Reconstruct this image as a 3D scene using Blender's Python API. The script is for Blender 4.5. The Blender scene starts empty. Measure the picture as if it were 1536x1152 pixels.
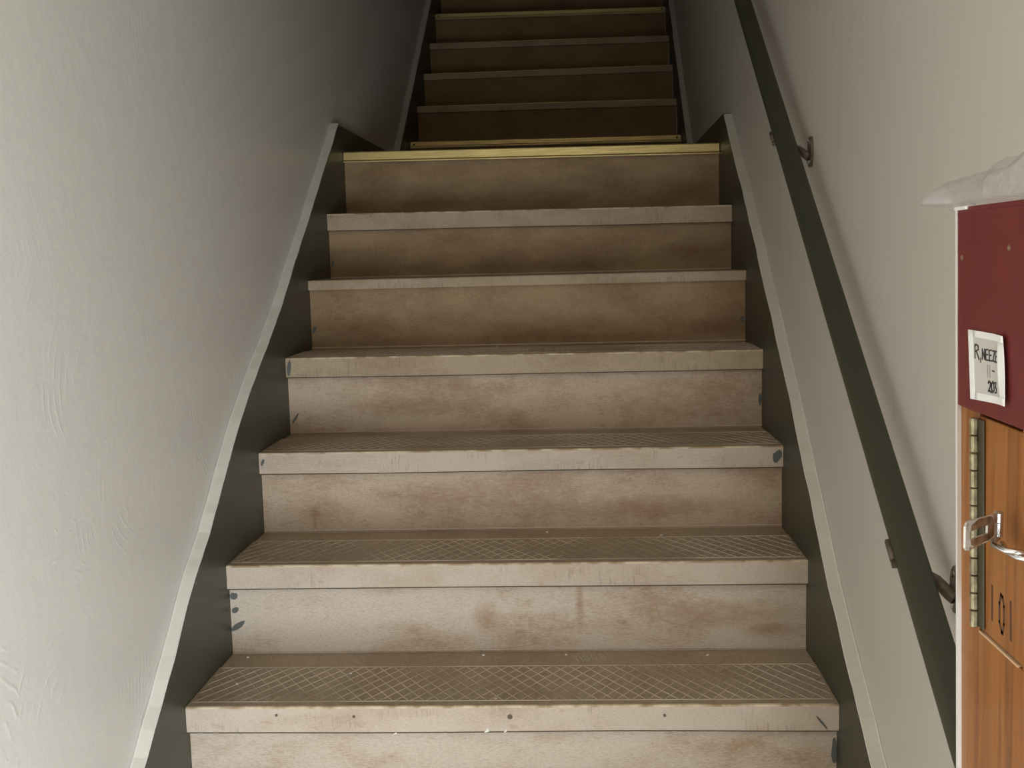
import bpy, bmesh, math, random
from mathutils import Vector, Matrix, noise as mnoise
random.seed(4)
scene = bpy.context.scene
COL = scene.collection

# ------------------------------------------------------------------ camera
FPX = 1649.43
cam_data = bpy.data.cameras.new('camera')
cam_data.sensor_fit = 'HORIZONTAL'; cam_data.sensor_width = 36.0
cam_data.lens = FPX / 1536 * 36.0
cam_data.clip_start = 0.02
cam = bpy.data.objects.new('camera', cam_data); COL.objects.link(cam)
CF = Vector((-0.0598, 0.9918, -0.1130)).normalized()
CR = Vector((0.9981, 0.0575, -0.0241)); CR = (CR - CF * CR.dot(CF)).normalized()
CU = CR.cross(CF)
cam.matrix_world = Matrix(((CR.x, CU.x, -CF.x, 0.1317), (CR.y, CU.y, -CF.y, -1.8025),
                           (CR.z, CU.z, -CF.z, 0.7607), (0, 0, 0, 1)))
scene.camera = cam

# ------------------------------------------------------------------ world, daylight, exposure
world = bpy.data.worlds.new('world'); scene.world = world
world.use_nodes = True
bg = world.node_tree.nodes['Background']
bg.inputs[0].default_value = (0.75, 0.88, 1.0, 1); bg.inputs[1].default_value = 1.0

def area_light(name, loc, target, sx, sy, power, color):
    d = bpy.data.lights.new(name, 'AREA'); d.shape = 'RECTANGLE'; d.size = sx; d.size_y = sy
    d.energy = power; d.color = color
    o = bpy.data.objects.new(name, d); COL.objects.link(o); o.location = loc
    o.rotation_euler = (Vector(target) - Vector(loc)).to_track_quat('-Z', 'Y').to_euler()
    return o
# daylight entering the open street door in the right-hand wall of the lobby, behind the camera
area_light('doorway_daylight', (0.62, -2.30, -0.16), (-0.6, -1.30, -0.12), 1.05, 1.04, 90, (0.82, 0.92, 1.0))
# added warm fill light without a fixture, above and behind the camera
lp = bpy.data.lights.new('added_warm_fill', 'POINT'); lp.energy = 8; lp.color = (1.0, .74, .50); lp.shadow_soft_size = .10
lpo = bpy.data.objects.new('added_warm_fill', lp); COL.objects.link(lpo); lpo.location = (0.0, -2.1, 1.68)

vs = scene.view_settings
vs.view_transform = 'Standard'; vs.look = 'None'; vs.exposure = -0.04; vs.gamma = 1.0
vs.use_curve_mapping = False

# ------------------------------------------------------------------ measurements (metres, front edge of the fourth step at the origin)
RISE, RUN, HALF, OV = 0.18, 0.2543, 0.5605, 0.0145
FLOOR = -4 * RISE
LAND = 6 * RISE                      # half landing
Y8, RUN2, RISE2 = 6 * RUN + 1.3659, 0.2564, 0.1846
Z8 = LAND + 0.1757
WALL = 0.585                         # wall face
UPPER_N = 8
def face_right2(y):                  # the right wall flares slightly along the upper flight
    return 0.5745 + 0.0235 * (y - 2.62)
def pitch(y): return y * RISE / RUN
def pitch2(y): return Z8 + (y - Y8) * RISE2 / RUN2

# ------------------------------------------------------------------ materials
MATS = {}
class N:
    def __init__(s, name):
        s.m = bpy.data.materials.new(name); s.m.use_nodes = True
        s.t = s.m.node_tree; s.t.nodes.clear()
        s.out = s.t.nodes.new('ShaderNodeOutputMaterial')
        s.b = s.t.nodes.new('ShaderNodeBsdfPrincipled'); s.t.links.new(s.b.outputs[0], s.out.inputs[0])
        MATS[name] = s.m
        s.geo = s.t.nodes.new('ShaderNodeNewGeometry')
    def set(s, node, k, v):
        if hasattr(v, 'is_output') or isinstance(v, bpy.types.NodeSocket): s.t.links.new(v, node.inputs[k])
        else:
            if isinstance(v, tuple) and len(v) == 3 and len(getattr(node.inputs[k], 'default_value', ())) == 4: v = v + (1,)
            node.inputs[k].default_value = v
    def p(s, **k):
        names = dict(col='Base Color', rough='Roughness', metal='Metallic', spec='Specular IOR Level', normal='Normal', coat='Coat Weight', alpha='Alpha', trans='Transmission Weight')
        for a, v in k.items(): s.set(s.b, names[a], v)
        return s
    def pos(s, scale=(1, 1, 1), rot=(0, 0, 0), loc=(0, 0, 0), src=None):
        n = s.t.nodes.new('ShaderNodeMapping')
        s.t.links.new(src or s.geo.outputs['Position'], n.inputs[0])
        n.inputs[1].default_value = loc; n.inputs[2].default_value = rot; n.inputs[3].default_value = scale
        return n.outputs[0]
    def noise(s, vec, scale=5, detail=4, rough=.55, dist=0):
        n = s.t.nodes.new('ShaderNodeTexNoise'); s.t.links.new(vec, n.inputs['Vector'])
        n.inputs['Scale'].default_value = scale; n.inputs['Detail'].default_value = detail
        n.inputs['Roughness'].default_value = rough; n.inputs['Distortion'].default_value = dist
        return n.outputs[0]
    def ramp(s, fac, *stops):
        n = s.t.nodes.new('ShaderNodeValToRGB'); s.t.links.new(fac, n.inputs[0])
        cr = n.color_ramp
        while len(cr.elements) < len(stops): cr.elements.new(.5)
        for e, (p_, c) in zip(cr.elements, stops):
            e.position = p_
            e.color = (c, c, c, 1) if not isinstance(c, tuple) else c + (1,)
        return n.outputs[0]
    def mix(s, fac, a, b, mode='MIX'):
        n = s.t.nodes.new('ShaderNodeMix'); n.data_type = 'RGBA'; n.blend_type = mode
        for idx, v in ((0, fac), (6, a), (7, b)):
            if isinstance(v, bpy.types.NodeSocket): s.t.links.new(v, n.inputs[idx])
            elif idx == 0: n.inputs[0].default_value = v
            else: n.inputs[idx].default_value = v + (1,)
        return n.outputs[2]
    def math(s, op, a, b=None):
        n = s.t.nodes.new('ShaderNodeMath'); n.operation = op
        for i, v in enumerate((a, b)):
            if v is None: continue
            if isinstance(v, bpy.types.NodeSocket): s.t.links.new(v, n.inputs[i])
            else: n.inputs[i].default_value = v
        return n.outputs[0]
    def bump(s, h, strength=.3, dist=.002, prev=None):
        n = s.t.nodes.new('ShaderNodeBump'); s.t.links.new(h, n.inputs['Height'])
        n.inputs['Strength'].default_value = strength; n.inputs['Distance'].default_value = dist
        if prev is not None: s.t.links.new(prev, n.inputs['Normal'])
        return n.outputs[0]

def plaster(name, col, rough, swirl, dirt=0.0):
    m = N(name)
    big = m.noise(m.pos((1.3, 1.3, 1.3)), 2.0, 3)
    c = m.mix(m.ramp(big, (.3, 0.0), (.75, .22)), col, tuple(x * k for x, k in zip(col, (.88, .84, .80))))
    if dirt:
        st = m.noise(m.pos((6, 6, .7)), 3, 4)
        c = m.mix(m.ramp(st, (.6, 0.0), (.8, dirt)), c, tuple(x * .7 for x in col))
    fine = m.noise(m.pos(), 260, 3)
    lump = m.noise(m.pos(), 22, 4)
    nb = m.bump(lump, .35, .003)
    nb = m.bump(fine, .12, .001, nb)
    if swirl:                                       # trowel arcs left in the plaster skim
        vo = m.t.nodes.new('ShaderNodeTexVoronoi'); vo.feature = 'F1'
        m.t.links.new(m.pos((0, 1, 1)), vo.inputs['Vector']); vo.inputs['Scale'].default_value = 2.6
        dn = m.noise(m.pos((0, 1, 1)), 9, 3)
        d2 = m.math('ADD', vo.outputs['Distance'], m.math('MULTIPLY', dn, .05))
        ring = m.math('SINE', m.math('MULTIPLY', d2, 95.0))
        ring2 = m.math('POWER', m.math('ABSOLUTE', ring), 9.0)
        msk = m.ramp(m.noise(m.pos((1, 1, 1), loc=(3, 1, 2)), 7, 3), (.52, 0.0), (.60, 1.0))
        brk = m.ramp(m.noise(m.pos((1, 1, 1), loc=(9, 4, 6)), 16, 4), (.46, 0.0), (.56, 1.0))
        msk = m.math('MULTIPLY', msk, brk)
        zg = m.t.nodes.new('ShaderNodeSeparateXYZ'); m.t.links.new(m.geo.outputs['Position'], zg.inputs[0])
        lo = m.ramp(m.math('MULTIPLY', m.math('ADD', zg.outputs[2], .72), .5), (.25, 1.0), (.75, .15))
        h = m.math('MULTIPLY', m.math('MULTIPLY', ring2, msk), lo)
        nb = m.bump(h, swirl, .003, nb)
    m.p(col=c, rough=rough, spec=.5, normal=nb)
    return m.m
plaster('plaster_wall_paint', (.66, .615, .55), .40, .28)
plaster('plaster_wall_paint_right', (.66, .615, .55), .55, 0, .25)
plaster('plaster_ceiling', (.74, .71, .64), .7, 0)
plaster('white_edge_paint', (.70, .66, .59), .45, 0, .35)

def gloss_paint(name, col, rough, var=.3):
    m = N(name)
    n1 = m.noise(m.pos((1, 1, 1)), 7, 4)
    c = m.mix(m.ramp(n1, (.3, 0.0), (.8, var)), col, tuple(x * 1.7 for x in col))
    m.p(col=c, rough=rough, spec=.45, normal=m.bump(m.noise(m.pos(), 60, 3), .12, .002))
    return m.m
gloss_paint('green_skirt_paint', (.055, .053, .036), .42)
gloss_paint('green_rail_paint', (.042, .044, .026), .48, .2)

STAINS = [(-.447, .219, .012, .014, 1.0), (-.447, .205, .004, .030, .8), (-.054, .066, .030, .036, .8), (.128, .095, .010, .060, .75), (.410, .072, .16, .036, .75), (.490, .043, .07, .020, .8),
          (.26, .098, .16, .026, .5), (-.10, .262, .24, .045, .55), (.30, .225, .22, .030, .65), (-.293, .415, .20, .032, .6), (.339, .410, .22, .040, .5),
          (.490, .580, .10, .030, .85), (-.420, .595, .11, .034, .7), (.450, .772, .11, .030, .9), (-.40, .79, .12, .04, .5), (-.475, 1.01, .10, .05, .5), (-.10, .955, .5, .02, .35), (.021, .560, .5, .02, .3)]
def worn_paint(name, paint, brown, lo, hi, rough=.62, mark=.35, stains=False, scuffs=.45):
    """cream stair paint rubbed through to brown: cloudy patches broken up by fine horizontal grain and specks"""
    m = N(name)
    patch = m.noise(m.pos((3.0, 1, 6.5), loc=(1.7, 0, .3)), 1.9, 3, .5)
    grain = m.noise(m.pos((22, 22, 190)), 3.0, 6, .75)
    fine = m.noise(m.pos((55, 55, 260)), 3.0, 4, .7)
    blot_ = m.noise(m.pos((16, 16, 26)), 2.2, 5, .7)
    v = m.math('ADD', m.math('MULTIPLY', patch, .52), m.math('MULTIPLY', grain, .34))
    v = m.math('ADD', v, m.math('MULTIPLY', blot_, .20))
    f = m.ramp(v, (lo, 0.0), (hi, 1.0))
    c = m.mix(f, paint, brown)
    c = m.mix(m.ramp(fine, (.50, 0.0), (.68, .42)), c, tuple(x * .62 for x in brown))
    c = m.mix(m.ramp(fine, (.32, .4), (.48, 0.0)), c, tuple(min(1, x * 1.15) for x in paint))
    spots = m.noise(m.pos((9, 9, 20), loc=(4, 2, 9)), 2.6, 5, .62)
    c = m.mix(m.ramp(spots, (.63, 0.0), (.72, mark)), c, tuple(x * k for x, k in zip(brown, (.80, .66, .5))))
    scuff = m.noise(m.pos((210, 210, 16), loc=(2, 5, 1)), 1.6, 3)
    smk = m.ramp(m.noise(m.pos((5, 5, 9), loc=(8, 1, 3)), 2.0, 2), (.52, 0.0), (.62, 1.0))
    c = m.mix(m.math('MULTIPLY', m.ramp(scuff, (.52, 0.0), (.64, scuffs)), smk), c, tuple(x * .6 for x in brown))
    if stains:                                   # individual dark stains on the risers, ragged along the grain
        sx = m.t.nodes.new('ShaderNodeSeparateXYZ'); m.t.links.new(m.geo.outputs['Position'], sx.inputs[0])
        rag = m.math('ADD', m.math('MULTIPLY', grain, 1.1), m.math('MULTIPLY', blot_, .9))
        tot = None
        for x_, z_, rx, rz, st in STAINS:
            dx = m.math('MULTIPLY', m.math('SUBTRACT', sx.outputs[0], x_), 1 / rx)
            dz_ = m.math('MULTIPLY', m.math('SUBTRACT', sx.outputs[2], z_), 1 / rz)
            d2_ = m.math('ADD', m.math('MULTIPLY', dx, dx), m.math('MULTIPLY', dz_, dz_))
            g_ = m.math('MULTIPLY', m.math('POWER', 2.718, m.math('MULTIPLY', d2_, -1.0)), st)
            tot = g_ if tot is None else m.math('MAXIMUM', tot, g_)
        sf = m.ramp(m.math('MULTIPLY', tot, rag), (.22, 0.0), (.95, .80))
        c = m.mix(sf, c, tuple(x * k for x, k in zip(brown, (.85, .74, .62))))
    h = m.math('ADD', m.math('MULTIPLY', grain, .6), m.math('MULTIPLY', f, -.4))
    m.p(col=c, rough=rough, spec=.35, normal=m.bump(h, .35, .0015))
    return m.m
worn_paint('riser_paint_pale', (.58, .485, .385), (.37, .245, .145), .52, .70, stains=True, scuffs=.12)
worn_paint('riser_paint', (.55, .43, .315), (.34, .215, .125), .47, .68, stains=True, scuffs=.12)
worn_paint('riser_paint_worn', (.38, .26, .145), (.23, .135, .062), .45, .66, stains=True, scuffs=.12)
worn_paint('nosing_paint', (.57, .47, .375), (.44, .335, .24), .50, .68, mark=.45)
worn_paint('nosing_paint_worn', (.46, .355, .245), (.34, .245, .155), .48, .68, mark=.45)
worn_paint('tread_paint', (.46, .365, .262), (.35, .265, .178), .46, .66, rough=.6)
worn_paint('upper_riser_paint', (.32, .190, .085), (.24, .135, .058), .46, .64)
worn_paint('upper_tread_paint', (.48, .36, .23), (.37, .265, .16), .46, .64)

m = N('rubbed_edge'); m.p(col=m.mix(m.ramp(m.noise(m.pos((6, 6, 6)), 4, 4), (.42, 0.0), (.6, 1.0)), (.66, .54, .38), (.36, .25, .14)), rough=.5)
m = N('lip_shadow'); m.p(col=(.085, .055, .032), rough=.8)      # shade under the step cover lips, painted dark along their lower edge
m = N('rib_paint')                              # ribs of the tread pattern, rubbed away where feet land
wear = m.ramp(m.noise(m.pos((2.6, 5, 1), loc=(.4, .2, 0)), 1.7, 4), (.44, 0.0), (.60, 1.0))
m.p(col=m.mix(wear, (.66, .57, .45), (.40, .315, .225)), rough=.55)

m = N('brass')
sc = m.noise(m.pos((4, 60, 90)), 3, 5)
m.p(col=m.mix(m.ramp(sc, (.35, 0.0), (.7, 1.0)), (.60, .49, .22), (.45, .35, .15)), metal=.85, rough=m.ramp(sc, (.3, .34), (.7, .52)), normal=m.bump(sc, .1, .001))
m = N('dark_screw'); m.p(col=(.05, .04, .03), metal=.7, rough=.5)
m = N('bracket_iron')
m.p(col=m.mix(m.ramp(m.noise(m.pos(), 90, 4), (.35, 0.0), (.65, 1.0)), (.17, .125, .09), (.09, .065, .048)), rough=.5, spec=.5)
m = N('zinc_steel')
ru = m.noise(m.pos(), 85, 4)
ms = m.ramp(ru, (.50, 0.0), (.62, 1.0))
m.p(col=m.mix(ms, (.60, .60, .55), (.24, .14, .07)), metal=m.ramp(ms, (0, .35), (1, .05)), rough=.38)
m = N('bright_steel'); m.p(col=(.72, .72, .70), metal=1.0, rough=.22)
m = N('rusty_steel')
m.p(col=m.mix(m.ramp(m.noise(m.pos(), 140, 4), (.38, 0.0), (.64, 1.0)), (.12, .055, .022), (.24, .15, .08)), metal=.0, rough=.6)
m = N('hinge_brass')
m.p(col=m.mix(m.ramp(m.noise(m.pos(), 120, 4), (.35, 0.0), (.66, 1.0)), (.42, .37, .22), (.19, .155, .09)), metal=.7, rough=.42)
m = N('hinge_leaf_metal'); m.p(col=(.10, .082, .052), metal=.6, rough=.5)

m = N('varnished_pine')
g1 = m.noise(m.pos((30, 30, 1.7)), 2.1, 5, .6, .6)
g2 = m.noise(m.pos((120, 120, 6)), 2.5, 4)
kn = m.noise(m.pos((14, 14, 5)), 3, 3)
c = m.ramp(g1, (.28, (.16, .048, .009)), (.5, (.32, .115, .022)), (.72, (.41, .165, .036)))
c = m.mix(m.ramp(g2, (.5, 0.0), (.8, .45)), c, (.24, .09, .028))
c = m.mix(m.ramp(kn, (.66, 0.0), (.76, .6)), c, (.20, .075, .028))
m.p(col=c, rough=.45, coat=.15, normal=m.bump(g2, .15, .0008))
m = N('splintered_wood'); m.p(col=(.62, .42, .25), rough=.8)
m = N('shadow_gap'); m.p(col=(.06, .03, .015), rough=.9)
m = N('red_gloss_paint')
rn = m.noise(m.pos(), 35, 4)
m.p(col=m.mix(m.ramp(rn, (.35, 0.0), (.75, 1.0)), (.150, .021, .020), (.175, .028, .025)), rough=.42, normal=m.bump(m.noise(m.pos((1, 1, .4)), 55, 3), .15, .001))
m = N('white_gloss'); m.p(col=(.82, .80, .76), rough=.5)
m = N('note_paper')
m.p(col=m.mix(m.ramp(m.noise(m.pos(), 70, 3), (.4, 0.0), (.7, .3)), (.60, .575, .53), (.50, .47, .43)), rough=.7)
m = N('note_border'); m.p(col=(.86, .85, .82), rough=.6)
m = N('ink'); m.p(col=(.045, .035, .035), rough=.7)
m = N('faded_ink'); m.p(col=(.36, .34, .32), rough=.7)
m = N('pencil_brown'); m.p(col=(.085, .038, .018), rough=.8)
m = N('grey_green_smear'); m.p(col=(.105, .11, .10), rough=.6)
m = N('chalk'); m.p(col=(.54, .49, .42), rough=.8)
m = N('white_chip'); m.p(col=(.80, .77, .70), rough=.7)
m = N('nail_iron'); m.p(col=(.13, .085, .06), rough=.7)
m = N('lobby_lino')
m.p(col=m.mix(m.ramp(m.noise(m.pos(), 12, 5), (.35, 0.0), (.7, 1.0)), (.30, .26, .21), (.22, .185, .145)), rough=.5)
m = N('plastic_film')
t = m.t
tr = t.nodes.new('ShaderNodeBsdfTransparent'); tr.inputs[0].default_value = (.93, .92, .93, 1)
m.p(col=(.84, .81, .83), rough=.12, spec=1.0, normal=m.bump(m.noise(m.pos((1, 1, 1)), 60, 4, .65, 1.5), .9, .006))
mx = t.nodes.new('ShaderNodeMixShader')
cl = m.ramp(m.noise(m.pos((1, 1, 1)), 38, 4), (.38, .04), (.70, .30))
t.links.new(cl, mx.inputs[0]); t.links.new(tr.outputs[0], mx.inputs[1]); t.links.new(m.b.outputs[0], mx.inputs[2])
t.links.new(mx.outputs[0], m.out.inputs[0])

# ------------------------------------------------------------------ mesh helpers
def obj(name, bm, mat, parent=None, smooth=False):
    me = bpy.data.meshes.new(name)
    bmesh.ops.recalc_face_normals(bm, faces=bm.faces[:])
    bm.to_mesh(me); bm.free()
    for mm in (mat if isinstance(mat, (list, tuple)) else [mat]): me.materials.append(MATS[mm])
    if smooth:
        for f in me.polygons: f.use_smooth = True
    o = bpy.data.objects.new(name, me); COL.objects.link(o)
    if parent: o.parent = parent
    return o
def empty(name, label, cat, kind=None, group=None):
    o = bpy.data.objects.new(name, None); COL.objects.link(o)
    o.empty_display_size = .05
    return tag(o, label, cat, kind, group)
def tag(o, label=None, cat=None, kind=None, group=None):
    if label: o['label'] = label
    if cat: o['category'] = cat
    if kind: o['kind'] = kind
    if group: o['group'] = group
    return o
def box(bm, x0, x1, y0, y1, z0, z1, bev=0.0, seg=2):
    v = [bm.verts.new((x, y, z)) for x in (x0, x1) for y in (y0, y1) for z in (z0, z1)]
    fs = [bm.faces.new([v[i] for i in q]) for q in ((0, 1, 3, 2), (4, 6, 7, 5), (0, 4, 5, 1), (2, 3, 7, 6), (0, 2, 6, 4), (1, 5, 7, 3))]
    if bev:
        es = list({e for f in fs for e in f.edges})
        bmesh.ops.bevel(bm, geom=es, offset=bev, segments=seg, affect='EDGES', profile=.5)
    return v
def prism(bm, pts, a, b, axis=0):
    """polygon given in the two other axes, extruded from a to b along axis"""
    def P(u, v, w):
        return {0: (w, u, v), 1: (u, w, v), 2: (u, v, w)}[axis]
    A = [bm.verts.new(P(u, v, a)) for u, v in pts]; B = [bm.verts.new(P(u, v, b)) for u, v in pts]
    n = len(pts)
    bm.faces.new(A); bm.faces.new(B[::-1])
    for i in range(n): bm.faces.new((A[i], A[(i + 1) % n], B[(i + 1) % n], B[i]))
def tube(bm, path, radii, n=10, flat=None, up=Vector((0, 0, 1))):
    """sweep an ellipse along a path; radii list of (a, b)"""
    path = [Vector(p) for p in path]; rings = []
    for i, p in enumerate(path):
        d = (path[min(i + 1, len(path) - 1)] - path[max(i - 1, 0)]).normalized()
        s = d.cross(up)
        if s.length < 1e-4: s = d.cross(Vector((0, 1, 0)))
        s.normalize(); u = s.cross(d)
        r = radii[i] if isinstance(radii, list) else radii
        a, b = r if isinstance(r, tuple) else (r, r)
        rings.append([bm.verts.new(p + s * a * math.cos(t) + u * b * math.sin(t)) for t in [2 * math.pi * k / n for k in range(n)]])
    for A, B in zip(rings, rings[1:]):
        for k in range(n): bm.faces.new((A[k], A[(k + 1) % n], B[(k + 1) % n], B[k]))
    bm.faces.new(rings[0]); bm.faces.new(rings[-1][::-1])
def warp(bm, fn):
    for v in bm.verts: v.co = Vector(fn(v.co))

# ------------------------------------------------------------------ the setting
bm = bmesh.new(); box(bm, -.80, 1.0, -4.2, -.50, FLOOR - .08, FLOOR)
tag(obj('floor', bm, 'lobby_lino'), kind='structure')
bm = bmesh.new(); box(bm, -.62, .66, 6 * RUN + .02, Y8 + .10, LAND - .06, LAND - .001)
tag(obj('floor', bm, 'upper_tread_paint'), kind='structure')
YTOP = Y8 + (UPPER_N - 1) * RUN2; ZTOP = Z8 + (UPPER_N - 1) * RISE2
bm = bmesh.new(); box(bm, -.62, .75, YTOP + .02, YTOP + 1.5, ZTOP - .06, ZTOP - .001)
tag(obj('floor', bm, 'upper_tread_paint'), kind='structure')

bm = bmesh.new(); box(bm, -WALL - .12, -WALL, -4.2, YTOP + 1.5, FLOOR, 5.0)
tag(obj('wall_left', bm, 'plaster_wall_paint'), kind='structure')
# right wall: straight along the lower flight, flaring along the upper one; street door behind the camera
plan = [(WALL, -1.72), (WALL, 1.47), (face_right2(2.62) + .024, 2.62), (face_right2(YTOP + 1.5) + .024, YTOP + 1.5)]
bm = bmesh.new()
pl = [(x, y) for x, y in plan] + [(x + .12, y) for x, y in plan[::-1]]
prism(bm, pl, FLOOR, 5.0, 2)
box(bm, WALL, WALL + .12, -4.2, -2.88, FLOOR, 5.0)
box(bm, WALL, WALL + .12, -2.88, -1.72, 1.38, 5.0)
tag(obj('wall_right', bm, 'plaster_wall_paint_right'), kind='structure')
bm = bmesh.new(); box(bm, -.80, .80, -4.3, -4.2, FLOOR, 5.0)
tag(obj('wall_back', bm, 'plaster_ceiling'), kind='structure')
bm = bmesh.new(); box(bm, -.80, .90, YTOP + 1.5, YTOP + 1.6, LAND, 5.0)
tag(obj('wall_far', bm, 'plaster_ceiling'), kind='structure')
bm = bmesh.new()
prof = [(-4.2, 1.85), (-.2, 1.85), (1.3, 2.95), (2.6, 3.1), (YTOP, 4.6), (YTOP + 1.5, 4.6)]
prism(bm, prof + [(y, z + .1) for y, z in prof[::-1]], -.70, .80, 0)
tag(obj('ceiling', bm, 'plaster_ceiling'), kind='structure')
bm = bmesh.new()
for y0, y1, z0, z1 in ((-2.94, -2.88, FLOOR, 1.44), (-1.72, -1.66, FLOOR, 1.44), (-2.94, -1.66, 1.38, 1.44)):
    box(bm, WALL - .015, WALL + .13, y0, y1, z0, z1, .004)
tag(obj('door_1', bm, 'white_gloss'), kind='structure')

# ------------------------------------------------------------------ stairs
DZ = {1: (-.0013, .0047), 2: (-.0013, .0017), 3: (-.0037, -.0023), 4: (0, -.0009), 5: (-.0024, -.0012), 6: (-.002, -.0065),
      7: (.0103, .0044), 8: (.0028, -.0014), 9: (.0003, -.0021), 10: (-.0025, .0009), 11: (-.0013, -.0039), 12: (.0064, 0)}
def tilt(i, xl=-HALF, xr=HALF):
    a, b = DZ.get(i, (0, 0))
    return lambda c: (c.x, c.y, c.z + a + (b - a) * (c.x - xl) / (xr - xl))
def wavy(amp, seed, freq=3.0, zlo=None):
    def f(c):
        n_ = mnoise.noise(Vector((c.x * freq, seed * 7.3, c.z * 6)))
        return (c.x, c.y + n_ * amp, c.z)
    return f

lower = empty('staircase', 'lower stair flight with worn cream risers between dark green skirting boards', 'staircase', 'structure')
COVER = {-2, -1, 0, 1, 2, 3, 4, 6}
def slab(bm, x0, x1, y0, y1, z0, z1, nx=24, rt=.004):
    """board along x with a rounded top front arris, subdivided so that it can sag"""
    sec = [(y1, z0), (y1, z1), (y0 + rt, z1), (y0 + rt * .3, z1 - rt * .3), (y0, z1 - rt), (y0, z0)]
    rings = [[bm.verts.new((x0 + (x1 - x0) * k / nx, y, z)) for y, z in sec] for k in range(nx + 1)]
    m_ = len(sec)
    for A, B in zip(rings, rings[1:]):
        for k in range(m_): bm.faces.new((A[k], A[(k + 1) % m_], B[(k + 1) % m_], B[k]))
    bm.faces.new(rings[0]); bm.faces.new(rings[-1][::-1])

def lattice(bm, x0, x1, y0, y1, z, h=.0009, wd=.0017):
    """crossing raised ribs of the diamond tread pattern"""
    sp, k = .0275, .67
    def rib(xa, ya, xb, yb):
        d = Vector((xb - xa, yb - ya, 0))
        if d.length < .006: return
        n_ = Vector((-d.y, d.x, 0)).normalized() * wd / 2
        A, B = Vector((xa, ya, z)), Vector((xb, yb, z))
        lo = [A + n_, A - n_, B - n_, B + n_]
        q = [bm.verts.new(p) for p in lo] + [bm.verts.new(A + n_ * .5 + Vector((0, 0, h))), bm.verts.new(A - n_ * .5 + Vector((0, 0, h))),
             bm.verts.new(B - n_ * .5 + Vector((0, 0, h))), bm.verts.new(B + n_ * .5 + Vector((0, 0, h)))]
        for f in ((4, 5, 6, 7), (0, 1, 5, 4), (1, 2, 6, 5), (2, 3, 7, 6), (3, 0, 4, 7)): bm.faces.new([q[i] for i in f])
    D = (y1 - y0) * k
    n = int((x1 - x0 + D) / sp) + 2
    for s in (1, -1):
        for i in range(-1, n):
            xs = (x0 - D + i * sp) if s > 0 else (x0 + i * sp)
            xe = xs + s * D
            t0, t1 = 0.0, 1.0
            for lim, sg in ((x0, 1), (x1, -1)):
                a, b = sg * (xs - lim), sg * (xe - lim)
                if a < 0 and b < 0: t0 = 2
                elif a < 0: t0 = max(t0, a / (a - b))
                elif b < 0: t1 = min(t1, a / (a - b))
            if t1 - t0 > .03:
                rib(xs + (xe - xs) * t0, y0 + (y1 - y0) * t0, xs + (xe - xs) * t1, y0 + (y1 - y0) * t1)
    rib(x0, y0, x1, y0); rib(x0, y1, x1, y1)

TREAD = {}
for i in range(-2, 8):
    y, z = (i - 1) * RUN, (i - 1) * RISE
    last = i == 7
    th = .048 if i in COVER else .025
    # riser under this step
    bm = bmesh.new(); slab(bm, -HALF, HALF, y + OV, y + OV + .02, z - RISE - .02, z - .018, 20, .001)
    warp(bm, wavy(.0012, i + 3))
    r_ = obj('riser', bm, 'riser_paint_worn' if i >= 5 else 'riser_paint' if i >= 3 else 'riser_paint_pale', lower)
    if -1 <= i <= 6:
        bm = bmesh.new(); tube(bm, [(-HALF, y + OV, z - RISE + .0015), (HALF, y + OV, z - RISE + .0015)], .0022, 6)
        warp(bm, tilt(i - 1)); obj('caulk_bead', bm, 'nosing_paint', r_)
    # tread board
    if not last:
        bm = bmesh.new(); slab(bm, -HALF, HALF, y + (.004 if i in COVER else 0), y + RUN + OV, z - .025, z - (.003 if i in COVER else 0), 24)
        warp(bm, tilt(i)); t_ = obj('tread', bm, 'tread_paint' if i in COVER else ['tread_paint', 'nosing_paint_worn'], lower)
        if i not in COVER:
            for f in t_.data.polygons:
                if f.normal.y < -.3: f.material_index = 1
        TREAD[i] = t_
    else:
        bm = bmesh.new(); slab(bm, -HALF, HALF, y + .004, y + .12, z - .025, z, 24)
        warp(bm, tilt(i)); t_ = obj('tread', bm, 'riser_paint_worn', lower)
    if i in COVER:
        # cover folded over the front of the step: lip down the front, flap back over the top
        bm = bmesh.new(); nx = 40
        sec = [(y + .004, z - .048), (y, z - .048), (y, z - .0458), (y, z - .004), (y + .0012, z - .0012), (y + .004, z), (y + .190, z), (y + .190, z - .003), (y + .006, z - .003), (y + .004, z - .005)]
        rings = []
        for k in range(nx + 1):
            x = -HALF + 2 * HALF * k / nx
            sag = mnoise.noise(Vector((x * 2.2, i * 5.1, 0))) * .0022
            out = mnoise.noise(Vector((x * 3.1, i * 9.1, 4))) * .0012
            rings.append([bm.verts.new((x, yy - (out if yy < y + .01 else 0), zz + (sag if zz < z - .04 else 0))) for yy, zz in sec])
        for A, B in zip(rings, rings[1:]):
            for k in range(len(sec)):
                f = bm.faces.new((A[k], A[(k + 1) % len(sec)], B[(k + 1) % len(sec)], B[k]))
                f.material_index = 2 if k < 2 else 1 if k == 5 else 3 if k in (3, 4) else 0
        bm.faces.new(rings[0]); bm.faces.new(rings[-1][::-1])
        warp(bm, tilt(i)); nc = obj('nosing_cover', bm, ['nosing_paint_worn' if i > 3 else 'nosing_paint', 'tread_paint', 'lip_shadow', 'rubbed_edge'], t_)
        bm = bmesh.new(); lattice(bm, -HALF + .004, HALF - .004, y + .022, y + .184, z)
        warp(bm, tilt(i)); rb = obj('tread_pattern', bm, 'rib_paint', t_)
        rb['kind'] = 'stuff'; rb['label'] = 'raised diamond rib pattern'

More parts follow.
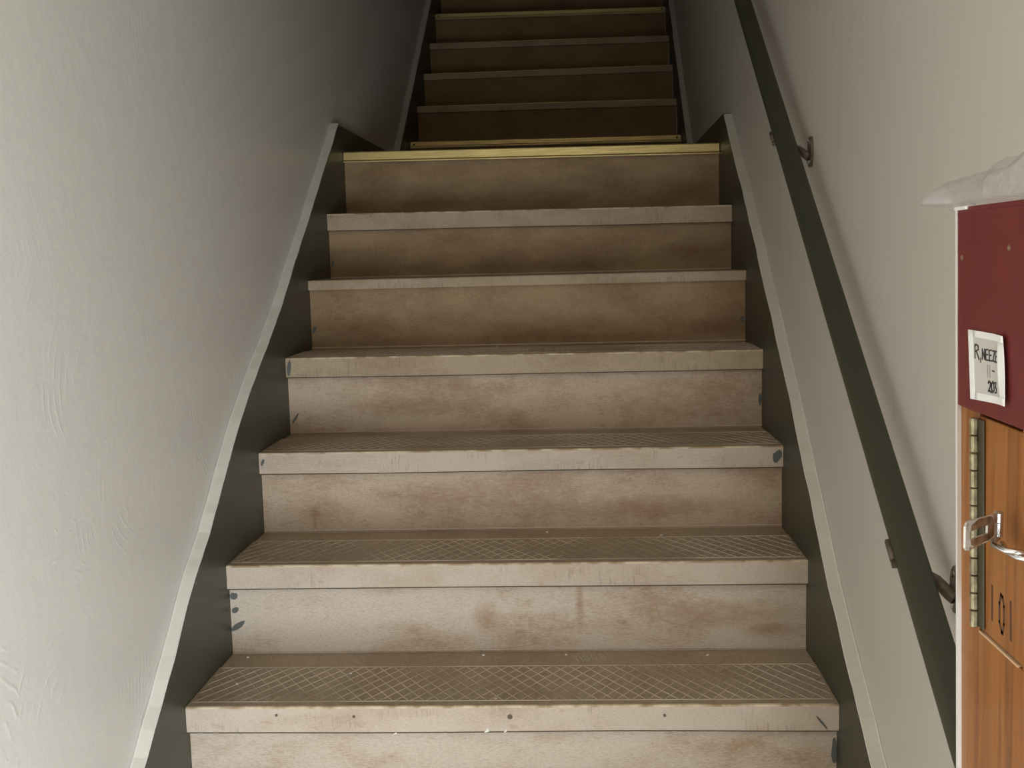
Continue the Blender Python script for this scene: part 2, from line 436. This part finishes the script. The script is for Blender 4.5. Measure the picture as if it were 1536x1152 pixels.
def brass_nosing(y, z, x0, x1, i, parent, face=.026, xl=-HALF, xr=HALF, screws=()):
    bm = bmesh.new()
    sec = [(y + .03, z + .001), (y + .03, z + .003), (y + .001, z + .003), (y - .002, z), (y - .002, z - face + .004), (y - .0065, z - face), (y - .0065, z - face - .003), (y + .002, z - face - .003), (y + .002, z - .001), (y + .004, z + .001)]
    prism(bm, sec, x0, x1, 0)
    warp(bm, tilt(i, xl, xr)); o = obj('brass_nosing', bm, 'brass', parent); o['label'] = 'scratched brass stair nosing'
    for sx in screws:
        a, b = DZ.get(i, (0, 0)); zz = z - face * .5 + a + (b - a) * (sx - xl) / (xr - xl)
        bm = bmesh.new(); tube(bm, [(sx, y - .001, zz), (sx, y - .0035, zz), (sx, y - .0042, zz)], [.0042, .0042, .0028], 10, up=Vector((0, 0, 1)))
        obj('screw', bm, 'dark_screw', o)
    return o
brass_nosing(6 * RUN, LAND - .001, -HALF + .001, HALF - .001, 7, lower)

# skirting boards of the lower flight
def hcurve(pts):
    def f(y):
        if y <= pts[0][0]: return pts[0][1]
        for (a, ha), (b, hb) in zip(pts, pts[1:]):
            if y <= b:
                t_ = (y - a) / (b - a); t_ = t_ * t_ * (3 - 2 * t_)
                return ha + (hb - ha) * t_
        return pts[-1][1]
    return f
HL = hcurve([(-.8, .10), (-.183, .106), (.119, .1376), (.416, .158), (.80, .126), (1.478, .122)])
HR = hcurve([(-.8, .13), (-.195, .125), (.074, .112), (.512, .145), (.905, .150), (1.443, .134)])
def skirt(s, hf, y0, y1, parent, base, zmin, xin, xout, nseg=140, seed=0, down=.30):
    """board following the stair slope: green face, white painted top edge"""
    bm = bmesh.new(); lo, hi, ed, li = [], [], [], []
    cols = []
    for k in range(nseg + 1):
        y = y0 + (y1 - y0) * k / nseg
        rough = mnoise.noise(Vector((y * 7, seed, 0))) * .0060 + mnoise.noise(Vector((y * 26, seed + 5, 0))) * .0030
        zt = base(y) + hf(y) + rough
        zb = max(zmin, base(y) - down)
        xi, xo = xin(y) if callable(xin) else xin, xout(y) if callable(xout) else xout
        cols.append((y, zb, zt, s * xi, s * xo))
    rings = [[bm.verts.new(c) for c in ((xi, y, zb), (xi, y, zt), (xo, y, zt), (xo, y, zb))] for y, zb, zt, xi, xo in cols]
    for A, B in zip(rings, rings[1:]):
        for k in range(4): bm.faces.new((A[k], A[(k + 1) % 4], B[(k + 1) % 4], B[k]))
    bm.faces.new(rings[0]); bm.faces.new(rings[-1][::-1])
    b_ = obj('skirting_board', bm, 'green_skirt_paint', parent)
    bm = bmesh.new(); rings = []
    for k, (y, zb, zt, xi, xo) in enumerate(cols):
        e = (mnoise.noise(Vector((y * 14, seed + 11, 0))) * .5 + .5) * .003
        xe = xi + s * (e - .0008)
        rings.append([bm.verts.new(c) for c in ((xe, y, zt + .0002), (xe + s * .0015, y, zt + .003), (xo - s * .002, y, zt + .0035), (xo, y, zt + .006), (xo, y, zt + .0002))])
    for A, B in zip(rings, rings[1:]):
        for k in range(5): bm.faces.new((A[k], A[(k + 1) % 5], B[(k + 1) % 5], B[k]))
    bm.faces.new(rings[0]); bm.faces.new(rings[-1][::-1])
    obj('top_edge', bm, 'white_edge_paint', b_)['label'] = 'white painted top edge'
    return b_
skirt(-1, HL, -.95, 1.478, lower, pitch, FLOOR, .561, WALL - .0005, seed=1)
skirt(1, HR, -.95, 1.443, lower, pitch, FLOOR, .561, WALL - .0005, seed=2)

# half-landing skirtings
bm = bmesh.new()
prism(bm, [(1.479, LAND - .25), (1.479, 1.166), (2.60, 1.170), (2.60, LAND - .02), (1.70, LAND - .02), (1.66, LAND - .25)], -WALL + .0005, -.561, 0)
tag(obj('baseboard_left', bm, 'green_skirt_paint'), kind='structure')
bm = bmesh.new()
pts = [(.561, 1.444), (face_right2(2.60), 2.60), (face_right2(2.60) + .0235, 2.60), (WALL - .0005, 1.47), (WALL - .0005, 1.444)]
prism(bm, pts, LAND - .02, 1.160, 2)
box(bm, .561, WALL - .0005, 1.444, 1.66, LAND - .25, LAND - .02)
tag(obj('baseboard_right', bm, 'green_skirt_paint'), kind='structure')

# upper flight
upper = empty('staircase', 'upper dark brown stair flight with brass nosings beyond the half landing', 'staircase', 'structure')
BRASS = {8, 12}
for j in range(UPPER_N):
    i = 8 + j; y, z = Y8 + j * RUN2, Z8 + j * RISE2
    xl, xr = -.5585, face_right2(y) - .002
    bm = bmesh.new(); slab(bm, xl, xr, y + .018, y + .036, z - RISE2 - .02, z - .018, 12, .001)
    obj('riser', bm, 'upper_riser_paint', upper)
    bm = bmesh.new(); slab(bm, xl, xr, y, y + RUN2 + .03, z - .027, z, 16)
    warp(bm, tilt(i, xl, xr)); t_ = obj('tread', bm, 'upper_tread_paint', upper)
    if i in BRASS:
        brass_nosing(y, z + .001, xl + .004, xr - .004, i, upper, .020, xl, xr, (xl + .018, xr - .018))
    elif i < 13:
        bm = bmesh.new(); box(bm, xl + .002, xr - .002, y + .002, y + .03, z, z + .0016)
        warp(bm, tilt(i, xl, xr)); obj('edge_strip', bm, 'brass', t_)
skirt(-1, lambda y: .139, 2.601, YTOP + .3, upper, pitch2, LAND, .559, WALL - .0005, 60, 3)
skirt(1, lambda y: .130, 2.601, YTOP + .3, upper, pitch2, LAND, face_right2, lambda y: face_right2(y) + .0235, 60, 4)

# small marks on the lower steps
def disc(parent, name, mat, x, y, z, r, normal='y'):
    bm = bmesh.new()
    if normal == 'y': tube(bm, [(x, y + .001, z), (x, y - .0012, z), (x, y - .0016, z)], [r, r, r * .6], 9)
    obj(name, bm, mat, parent)
for x, z, r in ((.0057, -.0178, .0045), (.2689, -.0153, .0026), (-.2644, -.0175, .0026), (-.400, -.0155, .0024)):
    disc(TREAD[1], 'nail_head', 'nail_iron', x, -.0002, z, r)
def blot(parent, name, mat, pts, axis, w0, w1):
    bm = bmesh.new(); prism(bm, pts, w0, w1, axis); obj(name, bm, mat, parent)
def smear(i, x, zoff, w_, h_, lean=0.0, on='riser', n=9, seed=0):
    y = (i - 1) * RUN + (OV if on == 'riser' else 0); z = (i - 1) * RISE + zoff
    pts = []
    for k in range(n):
        a = 2 * math.pi * k / n; r = 1 + .45 * mnoise.noise(Vector((k * 1.7, seed, i)))
        u, v = math.cos(a) * w_ / 2 * r, math.sin(a) * h_ / 2 * r
        pts.append((x + u + lean * v, z + v))
    blot(lower, 'paint_smear', 'grey_green_smear', pts, 1, y - .0022, y + .002)
smear(2, -.552, -.066, .014, .015, seed=1); smear(2, -.551, -.095, .013, .013, .4, seed=2)
smear(2, -.549, -.128, .020, .020, 1.2, seed=3)
smear(4, -.546, -.147, .006, .026, .55, seed=4); smear(4, -.552, -.024, .009, .036, .1, 'cover', seed=5)
smear(3, .548, -.026, .018, .026, .2, 'cover', seed=6); smear(3, -.552, -.024, .006, .016, .3, 'cover', seed=7)
smear(1, .556, -.085, .009, .045, 0, seed=8); smear(1, .532, -.028, .004, .022, -.8, 'cover', seed=9)
smear(5, -.553, -.130, .009, .018, .3, seed=10); smear(6, -.553, -.14, .006, .02, .2, seed=11)
smear(5, .553, -.125, .012, .016, .1, seed=12); smear(4, .556, -.12, .007, .03, 0, seed=13)
# faint scratched digits at the back of one tread
GD = {'1': [[(.3, 0), (.3, 1)]], '8': [[(.3, .5), (.05, .75), (.3, 1), (.55, .75), (.3, .5), (.0, .25), (.3, 0), (.6, .25), (.3, .5)]], '0': [[(.3, 0), (.02, .4), (.15, .9), (.45, .95), (.58, .5), (.3, 0)]]}
bm = bmesh.new(); u = .118
for ch in '11808':
    for path in GD[ch]:
        for (a, b_), (c_, d_) in zip(path, path[1:]):
            A = Vector((u + a * .018 - b_ * .010, .212 + b_ * .034 + (u - .118) * .12, .0)); B = Vector((u + c_ * .018 - d_ * .010, .212 + d_ * .034 + (u - .118) * .12, .0))
            n_ = (B - A).normalized().cross(Vector((0, 0, 1))) * .0007
            zt_ = -.003 + .0012 + .0002
            f_ = [bm.verts.new((p.x, p.y, z_)) for z_ in (zt_ + .0004, zt_ + .0022) for p in (A + n_, A - n_, B - n_, B + n_)]
            for q in ((4, 5, 6, 7), (0, 1, 5, 4), (1, 2, 6, 5), (2, 3, 7, 6), (3, 0, 4, 7)): bm.faces.new([f_[k] for k in q])
    u += .010 if ch == '1' else .0155
obj('scratched_digits', bm, 'chalk', TREAD[1])
rng = random.Random(9)
for i, x, dy in [(1, .10, .245), (1, -.06, .243), (1, .37, .24), (1, -.52, .235), (1, -.5, .1), (1, -.02, .03), (1, .12, .12), (2, .06, .235), (2, .3, .2), (4, -.07, .20), (4, .01, .1), (1, -.3, .15), (1, .2, .19)]:
    y, z = (i - 1) * RUN + dy, (i - 1) * RISE + .0008
    bm = bmesh.new(); r = rng.uniform(.0016, .0034)
    prism(bm, [(x + r * math.cos(a) * rng.uniform(.7, 1.5), y + r * math.sin(a) * rng.uniform(.6, 1.3)) for a in (0, 1.2, 2.3, 3.4, 4.5, 5.5)], z - .001, z + .0016, 2)
    obj('paint_chip', bm, 'white_chip', lower)
for x, z, w_, h_ in ((.085, -.041, .008, .010), (.117, -.042, .005, .008), (-.035 - .04, -.048, .010, .004)):
    bm = bmesh.new(); prism(bm, [(x - w_ / 2 - .12, z - h_ / 2), (x + w_ / 2 - .12, z - h_ / 2 + .002), (x + w_ * .3 - .12, z + h_ / 2)], -.0020, .001, 1)
    obj('paint_chip', bm, 'white_chip', lower)

# ------------------------------------------------------------------ handrail
rail = empty('handrail', 'dark green wooden handrail sloping up the right wall on iron brackets', 'handrail')
YA, YB = -.80, 1.62
RH, RXL, RXR, RTH = .715, .521, .557, .030   # top of rail above the pitch line, inner and outer edge, vertical depth
ca = math.cos(math.atan2(RISE, RUN))
bm = bmesh.new()
sec = []
cx_, hw, hh = (RXL + RXR) / 2, (RXR - RXL) / 2, RTH / 2
for k in range(24):
    a = 2 * math.pi * k / 24
    c_, s_ = math.cos(a), math.sin(a); e = .42
    sec.append((cx_ + hw * math.copysign(abs(c_) ** e, c_), hh * math.copysign(abs(s_) ** e, s_)))
rings = [[bm.verts.new((x, y, pitch(y) + RH - hh + dz)) for x, dz in sec] for y in [YA + (YB - YA) * k / 30 for k in range(31)]]
for A, B in zip(rings, rings[1:]):
    for k in range(24): bm.faces.new((A[k], A[(k + 1) % 24], B[(k + 1) % 24], B[k]))
bm.faces.new(rings[0]); bm.faces.new(rings[-1][::-1])
obj('rail', bm, 'green_rail_paint', rail, True)
for f in rail.children[0].data.polygons:
    if abs(f.normal.y) > .99: f.use_smooth = False
def bracket(yw, zw):
    """wall plate, swan arm and the saddle under the rail"""
    b = empty('bracket', None, None); b.parent = rail
    bm = bmesh.new()
    pts = [(yw + .017 * math.copysign(abs(math.cos(a)) ** .8, math.cos(a)), zw + .029 * math.sin(a)) for a in [2 * math.pi * k / 18 for k in range(18)]]
    prism(bm, pts, WALL - .005, WALL, 0)
    plate = obj('wall_plate', bm, 'bracket_iron', b)
    for dz in (.019, -.019):
        bm = bmesh.new(); tube(bm, [(WALL - .004, yw, zw + dz), (WALL - .0075, yw, zw + dz), (WALL - .0085, yw, zw + dz)], [.0042, .0042, .002], 8)
        obj('screw', bm, 'bright_steel', plate)
    bm = bmesh.new()
    def zu(y_): return pitch(y_) + RH - RTH
    ys = yw + .058
    tube(bm, [(WALL - .004, yw, zw - .010), (WALL - .011, yw + .004, zw - .005), (WALL - .020, yw + .018, zw + .006), (RXR - .002, yw + .040, zu(yw + .040) - .009), (cx_, ys, zu(ys) - .003), (RXL + .004, ys + .004, zu(ys + .004) - .001)],
         [(.009, .014), (.008, .011), (.007, .009), (.0075, .007), (.008, .005), (.009, .004)], 10, up=Vector((0, 1, 0)))
    obj('arm', bm, 'bracket_iron', b, True)
    bm = bmesh.new()
    tube(bm, [(RXL - .0012, ys - .012, zu(ys - .012) + .003), (RXL - .0012, ys + .012, zu(ys + .012) + .003)], (.0036, .0052), 10)
    obj('saddle_end', bm, 'bracket_iron', b, True)
    bm = bmesh.new(); z_s = zu(ys); prism(bm, [(RXL - .003, z_s - .004), (RXR - .002, z_s - .004), (RXR - .002, z_s + .002), (RXL - .003, z_s + .002)], ys - .016, ys + .016, 1)
    warp(bm, lambda c: (c.x, c.y, c.z + pitch(c.y - ys)))
    obj('saddle', bm, 'bracket_iron', b)
bracket(.362, .950)
bracket(-.486, .352)

# ------------------------------------------------------------------ wooden cupboard on the right
XC, YF, YN, ZT = .44, -.8909, -1.46, .7927
def lean(c): return (c.x, c.y - (ZT - c.z) * .066, c.z)
cup = empty('wooden_cupboard', 'tall shallow wooden cupboard with red painted top panel and metal hasp, beside the right wall', 'cupboard')
ZB = .635                                                   # red / bare wood boundary
def cpart(name, bm, mat, parent=cup, smooth=False):
    warp(bm, lean); return obj(name, bm, mat, parent, smooth)
bm = bmesh.new(); box(bm, XC + .012, WALL - .002, YN, YF - .002, FLOOR, ZT - .006, .001)
cpart('carcass', bm, 'varnished_pine')
bm = bmesh.new(); box(bm, XC - .003, XC + .012, YN, YF - .0022, ZB, ZT - .003, .0012)
cpart('upper_panel', bm, 'red_gloss_paint')['label'] = 'red painted upper panel'
bm = bmesh.new(); box(bm, XC - .003, WALL - .002, YN, YF - .0005, ZT - .0035, ZT, .0005)
cpart('top_board', bm, 'red_gloss_paint')
bm = bmesh.new(); box(bm, XC - .0048, XC + .02, YF - .026, YF - .0003, ZT - .0022, ZT + .0006, .0006); cpart('paint_chip', bm, 'white_gloss')
# front below: stile beside the hinge, boards below the hatch, hatch door
YH, HZ0, HZ1, HY1 = -.9335, .467, .632, -1.016             # hinge line, hatch bottom, top, free side (before leaning)
bm = bmesh.new(); box(bm, XC, XC + .012, YH + .0006, YF - .0022, FLOOR, ZB - .0005, .0008)
cpart('stile', bm, 'varnished_pine')
bm = bmesh.new(); box(bm, XC, XC + .012, YN, YH + .0002, FLOOR, HZ0 - .0022, .0008)
cpart('lower_board', bm, 'varnished_pine')
bm = bmesh.new(); box(bm, XC, XC + .012, YN, HY1 - .0008, HZ0 - .002, ZB - .0005, .0006)
cpart('side_board', bm, 'varnished_pine')
bm = bmesh.new(); box(bm, XC + .0005, XC + .011, HY1, YH - .0008, HZ0, HZ1, .0008)
hatch = cpart('hatch_door', bm, 'varnished_pine')
bm = bmesh.new(); box(bm, XC - .0008, XC + .003, HY1 + .006, YH - .001, HZ0 - .0030, HZ0 - .0014, .0004)
cpart('saw_cut', bm, 'splintered_wood', hatch)['label'] = 'pale splintered saw cut'
bm = bmesh.new()
for k in range(40): pass
n_e = 60; pts_o, pts_i = [], []
rings = []
for k in range(n_e + 1):
    z = FLOOR + (ZT - FLOOR) * k / n_e
    wv = mnoise.noise(Vector((0, 0, z * 14))) * .0009
    rings.append([bm.verts.new(c) for c in ((XC - .0035, YF - .0036 + wv, z), (XC - .0035, YF, z), (WALL - .003, YF, z), (WALL - .003, YF - .002, z), (XC + .002, YF - .0022, z))])
for A, B in zip(rings, rings[1:]):
    for k in range(5): bm.faces.new((A[k], A[(k + 1) % 5], B[(k + 1) % 5], B[k]))
bm.faces.new(rings[0]); bm.faces.new(rings[-1][::-1])
cpart('edge_board', bm, 'white_gloss')['label'] = 'white painted end board'
for y_, z_ in ((-.905, .753), (-1.0, .760)):
    bm = bmesh.new(); tube(bm, [(XC - .0025, y_, z_), (XC - .0036, y_, z_), (XC - .0042, y_, z_)], [.0024, .0022, .001], 7); cpart('filler_spot', bm, 'rusty_steel')

# long hinge with knuckles
hinge = empty('hinge', None, None); hinge.parent = cup
bm = bmesh.new(); box(bm, XC - .0018, XC - .0002, YH - .0125, YH + .0035, HZ0 + .002, HZ1 - .002, .0004)
cpart('hinge_leaf', bm, 'hinge_leaf_metal', hinge)
nk = 12
for k in range(nk):
    z0 = HZ0 + .001 + (HZ1 - HZ0 - .002) * k / nk; z1 = HZ0 + .001 + (HZ1 - HZ0 - .002) * (k + 1) / nk - .0006
    bm = bmesh.new(); tube(bm, [(XC - .0040, YH, z0), (XC - .0040, YH, z0 + .0006), (XC - .0040, YH, z1 - .0006), (XC - .0040, YH, z1)], [.0026, .0033, .0033, .0026], 10)
    cpart('knuckle', bm, 'hinge_brass', hinge, False)

# hasp standing open, its fixing leaf and staple
hasp = empty('hasp', None, None); hasp.parent = cup
PY, PZ = -1.0143, .5636
tip, pin = Vector((.3945, -1.0488, PZ)), Vector((.4300, -1.0143, PZ))
dv = (tip - pin).normalized(); nv = Vector((-dv.y, dv.x, 0)) * .0008
L = (tip - pin).length
def sp(u, v): return pin + dv * u + Vector((0, 0, v))
bm = bmesh.new()
outer = [(0, .0085), (L - .004, .0108), (L, .0075), (L, -.0075), (L - .004, -.0100), (.004, -.0085), (0, -.0085)]
slot = [(L * .36, .0022), (L * .42, .0032), (L * .84, .0032), (L * .88, .0015), (L * .88, -.0015), (L * .84, -.0032), (L * .42, -.0032), (L * .36, -.0022)]
# strap as four bars around the slot so that the slot is open
def plate(bm, poly):
    A = [bm.verts.new(sp(u, v) + nv) for u, v in poly]; B = [bm.verts.new(sp(u, v) - nv) for u, v in poly]
    bm.faces.new(A); bm.faces.new(B[::-1]); n = len(poly)
    for i in range(n): bm.faces.new((A[i], A[(i + 1) % n], B[(i + 1) % n], B[i]))
u0, u1 = L * .36, L * .88
plate(bm, [(0, -.0085), (0, .0085), (u0, .0093), (u0, -.0090)])
plate(bm, [(u1, -.0103), (u1, .0107), (L - .002, .0100), (L, .0075), (L, -.0075), (L - .002, -.0096)])
plate(bm, [(u0, .0030), (u0, .0093), (u1, .0107), (u1, .0030)])
plate(bm, [(u0, -.0090), (u0, -.0030), (u1, -.0030), (u1, -.0103)])
obj('strap', bm, ['zinc_steel'], hasp)['label'] = 'slotted zinc strap with rust around the slot'
bm = bmesh.new()
plate(bm, [(u0 - .004, .0031), (u0 - .004, .0088), (u1 - .012, .0096), (u1 - .002, .0070), (u1 - .001, .0031)]); plate(bm, [(u0 - .003, -.0080), (u0 - .003, -.0031), (u1 - .001, -.0031), (u1 - .002, -.0070), (u1 - .010, -.0084)])
plate(bm, [(u0 - .010, -.006), (u0 - .008, .0065), (u0 - .0040, .0088), (u0 - .0002, .0088), (u0 - .0002, -.0080)])
for v in bm.verts: v.co += nv.normalized() * (.0002 if (v.co - pin).dot(nv) > 0 else -.0002)
obj('rust_patch', bm, 'rusty_steel', hasp)
for z0, z1 in ((-.0085, .0012), (.0018, .0085)):
    bm = bmesh.new(); tube(bm, [(pin.x, pin.y, PZ + z0), (pin.x, pin.y, PZ + z1)], .0031, 12); obj('pin_barrel', bm, 'bright_steel', hasp, False)
bm = bmesh.new(); tube(bm, [(pin.x, pin.y, PZ + .0085), (pin.x, pin.y, PZ + .0098)], [.0036, .0024], 12); obj('pin_head', bm, 'zinc_steel', hasp)
bm = bmesh.new()
tube(bm, [(pin.x, pin.y, PZ - .0095), (XC - .015, PY - .006, PZ - .0102), (XC - .019, PY - .016, PZ - .0105), (XC - .016, PY - .030, PZ - .011), (XC - .002, PY - .036, PZ - .0115)], .0021, 8)
obj('staple', bm, 'bright_steel', hasp, True)
bm = bmesh.new()
tube(bm, [(pin.x + .002, pin.y - .002, PZ - .013), (XC - .010, PY - .012, PZ - .0138), (XC - .012, PY - .022, PZ - .0142), (XC - .009, PY - .034, PZ - .0150), (XC - .001, PY - .040, PZ - .0155)], .0019, 8)
obj('staple', bm, 'bright_steel', hasp, True)

# stroke lettering laid flat on a face x = const; u runs towards the camera (-y), v up
def strokes(name, parent, mat, glyphs, x, y0, z0, wd, th=.0003, warpfn=None):
    bm = bmesh.new()
    for path in glyphs:
        for (a, b), (c, d) in zip(path, path[1:]):
            A, B = Vector((0, y0 - a, z0 + b)), Vector((0, y0 - c, z0 + d))
            dd = (B - A); ln = dd.length
            if ln < 1e-6: continue
            dd.normalize(); nn = Vector((0, -dd.z, dd.y)) * wd / 2; A -= dd * wd * .35; B += dd * wd * .35
            lo = [A + nn, A - nn, B - nn, B + nn]
            v = [bm.verts.new((x, p.y, p.z)) for p in lo] + [bm.verts.new((x - th, p.y, p.z)) for p in lo]
            for f in ((4, 5, 6, 7), (0, 1, 5, 4), (1, 2, 6, 5), (2, 3, 7, 6), (3, 0, 4, 7)): bm.faces.new([v[i] for i in f])
    if warpfn: warp(bm, warpfn)
    return obj(name, bm, mat, parent)
GL = {
 'R': [[(0, 0), (.05, 1)], [(.0, .85), (.3, 1), (.6, .9), (.6, .65), (.1, .5)], [(.25, .5), (.7, -.05)]],
 ',': [[(.12, .12), (.0, -.3)]],
 'N': [[(0, 0), (.05, .95)], [(.05, .95), (.5, .05)], [(.5, .05), (.55, 1)]],
 'E': [[(.5, 1), (0, .95), (0, 0), (.55, .02)], [(0, .5), (.42, .52)]],
 'Z': [[(0, .95), (.55, 1), (0, .05), (.6, 0)]],
 'I': [[(.1, 0), (.1, 1)]],
 '-': [[(0, .45), (.5, .42)]],
 '2': [[(0, .8), (.2, 1), (.5, .85), (.4, .5), (0, .05), (.3, .1), (.6, 0)]],
 '0': [[(.25, 0), (0, .3), (.05, .8), (.3, 1), (.52, .75), (.5, .25), (.25, 0)]],
 '3': [[(0, .95), (.45, .95), (.2, .55), (.5, .4), (.45, .1), (0, .02)]],
 '1': [[(.1, 0), (.1, 1)]],
}
def word(txt, h, w_, gap):
    out = []; u = 0
    for ch in txt:
        for path in GL[ch]: out.append([(u + a * w_, b * h) for a, b in path])
        u += (w_ * (.25 if ch in ',I1' else .6)) + gap
    return out
# 101 written on the hatch, tall and narrow
g = [[(0, -.011), (0, .014)], [(.036, -.014), (.0355, .013)],
     [(.0185, -.0145), (.0145, -.008), (.0145, .006), (.0175, .013), (.0205, .012), (.0230, .006), (.0230, -.007), (.0205, -.0145), (.0185, -.0145)]]
strokes('lettering', hatch, 'pencil_brown', g, XC + .0006, -.959, .493, .0030, .0003, lean)

# ------------------------------------------------------------------ note stuck on the red panel
note = empty('paper_note', 'small curling white paper note with handwriting on the red cupboard panel', 'note')
XN = XC - .0032
y0n, y1n, z0n, z1n = -.9298, -1.0045, .6445, .6978
def ncoord(u, v):
    """u 0..1 towards the camera, v 0..1 up; the near edge curls off the panel"""
    y = y0n + (y1n - y0n) * u - (1 - v) * .0085
    z = z0n + (z1n - z0n) * v + (1 - v) * u * .004
    curl = max(0, u - .62) / .38
    x = XN - .0004 - .0075 * curl ** 1.6 * (.55 + .45 * math.sin(math.pi * min(1, max(0, 1 - v)))) - .0012 * (1 - u) ** 6
    if u > .86: x += (u - .86) * .035 * math.sin(math.pi * (1 - v) * .9 + .2)
    return (x, y, z)
def sheet(name, parent, mat, u0, u1, v0, v1, off, nu=16, nv_=10):
    bm = bmesh.new()
    F_ = [[bm.verts.new(Vector(ncoord(u0 + (u1 - u0) * i / nu, v0 + (v1 - v0) * j / nv_)) - Vector((off, 0, 0))) for j in range(nv_ + 1)] for i in range(nu + 1)]
    B_ = [[bm.verts.new(v.co + Vector((.00025, 0, 0))) for v in r] for r in F_]
    for i in range(nu):
        for j in range(nv_):
            bm.faces.new((F_[i][j], F_[i + 1][j], F_[i + 1][j + 1], F_[i][j + 1]))
            bm.faces.new((B_[i][j], B_[i][j + 1], B_[i + 1][j + 1], B_[i + 1][j]))
    for i in range(nu):
        for j, in ((0,), (nv_,)): bm.faces.new((F_[i][j], F_[i + 1][j], B_[i + 1][j], B_[i][j]))
    for j in range(nv_):
        for i in (0, nu): bm.faces.new((F_[i][j], F_[i][j + 1], B_[i][j + 1], B_[i][j]))
    return obj(name, bm, mat, parent, True)
sheet('paper', note, 'note_paper', .02, .99, .02, .98, 0.0)
for nm, a in (('tape_border', (0, .11, 0, 1)), ('tape_border', (.11, 1, .90, 1)), ('tape_border', (.11, 1, 0, .11)), ('tape_border', (.84, 1, .11, .90))):
    sheet(nm, note, 'note_border', *a, .0003, 10, 10)
def note_strokes(glyphs, u0, v0, mat, wd):
    bm = bmesh.new()
    for path in glyphs:
        for (a, b), (c, d) in zip(path, path[1:]):
            steps = 3
            for s in range(steps):
                t0, t1 = s / steps, (s + 1) / steps
                A = Vector(ncoord(u0 + a + (c - a) * t0, v0 + b + (d - b) * t0)); B = Vector(ncoord(u0 + a + (c - a) * t1, v0 + b + (d - b) * t1))
                dd = B - A
                if dd.length < 1e-6: continue
                dd.normalize(); nn = dd.cross(Vector((1, 0, 0))).normalized() * wd / 2
                A -= dd * wd * .3; B += dd * wd * .3
                o1, o2 = Vector((.0002, 0, 0)), Vector((-.00045, 0, 0))
                v = [bm.verts.new(p) for p in (A + nn + o1, A - nn + o1, B - nn + o1, B + nn + o1, A + nn + o2, A - nn + o2, B - nn + o2, B + nn + o2)]
                for f in ((4, 5, 6, 7), (0, 1, 5, 4), (1, 2, 6, 5), (2, 3, 7, 6), (3, 0, 4, 7)): bm.faces.new([v[i] for i in f])
    obj('lettering', bm, mat, note)
note_strokes(word('R', .20, .15, 0), .15, .60, 'ink', .0011)
note_strokes(word(',', .16, .1, 0), .29, .60, 'ink', .0008)
note_strokes(word('NEEZE', .155, .125, .018), .34, .60, 'ink', .0011)
note_strokes(word('II', .17, .11, .03), .46, .36, 'faded_ink', .0010)
note_strokes(word('-', .17, .12, 0), .59, .385, 'ink', .0009)
note_strokes(word('203', .155, .13, .008), .47, .15, 'ink', .0013)

# ------------------------------------------------------------------ crumpled clear plastic on top of the cupboard
bm = bmesh.new()
nu, nv_ = 46, 26
rings = []
for i in range(nu + 1):
    u = i / nu
    y = -.832 - u * .50
    grow = min(1, u / .55)
    hgt = .010 + .014 * math.sin(min(1, u / .15) * math.pi / 2) + .030 * grow ** 1.3 + .03 * max(0, u - .35)
    xc_, hw_ = .498, .062 * min(1, (u / .06 + .15))
    xc_ -= .040 * max(0, 1 - u / .12)
    r = []
    for j in range(nv_):
        a = 2 * math.pi * j / nv_
        c_, s_ = math.cos(a), math.sin(a)
        x = xc_ + hw_ * math.copysign(abs(c_) ** .7, c_)
        z = ZT + .004 + (hgt * s_ if s_ > 0 else .002 * s_)
        q = Vector((x * 26, y * 26, z * 26))
        dn = mnoise.noise_vector(q) * .008 + mnoise.noise_vector(q * 2.3) * .0055
        if s_ <= 0.05: dn = Vector((dn.x, dn.y, abs(dn.z) * .25))
        p_ = Vector((x, y, z)) + dn * min(1, .35 + 2 * u)
        p_.z = max(p_.z, ZT + .0008); p_.x = min(p_.x, WALL - .003)
        r.append(bm.verts.new(p_))
    rings.append(r)
for A, B in zip(rings, rings[1:]):
    for k in range(nv_): bm.faces.new((A[k], A[(k + 1) % nv_], B[(k + 1) % nv_], B[k]))
bm.faces.new(rings[0]); bm.faces.new(rings[-1][::-1])
ps = tag(obj('plastic_sheet', bm, 'plastic_film', None, False), 'crumpled clear plastic sheet lying on top of the wooden cupboard', 'plastic sheet')
bm = bmesh.new()
nu, nv_ = 14, 12
G = []
for i in range(nu + 1):
    row = []
    for j in range(nv_ + 1):
        u, v = i / nu, j / nv_
        y = -.842 - u * .046; z = ZT + .006 - v * (.026 - .012 * u)
        q = Vector((u * 3, v * 3, 2))
        row.append(bm.verts.new((.452 + .03 * mnoise.noise(q) * .4 + .004 * v, y + .003 * mnoise.noise(q * 2), z)))
    G.append(row)
for i in range(nu):
    for j in range(nv_): bm.faces.new((G[i][j], G[i + 1][j], G[i + 1][j + 1], G[i][j + 1]))
obj('hanging_corner', bm, 'plastic_film', ps, True)
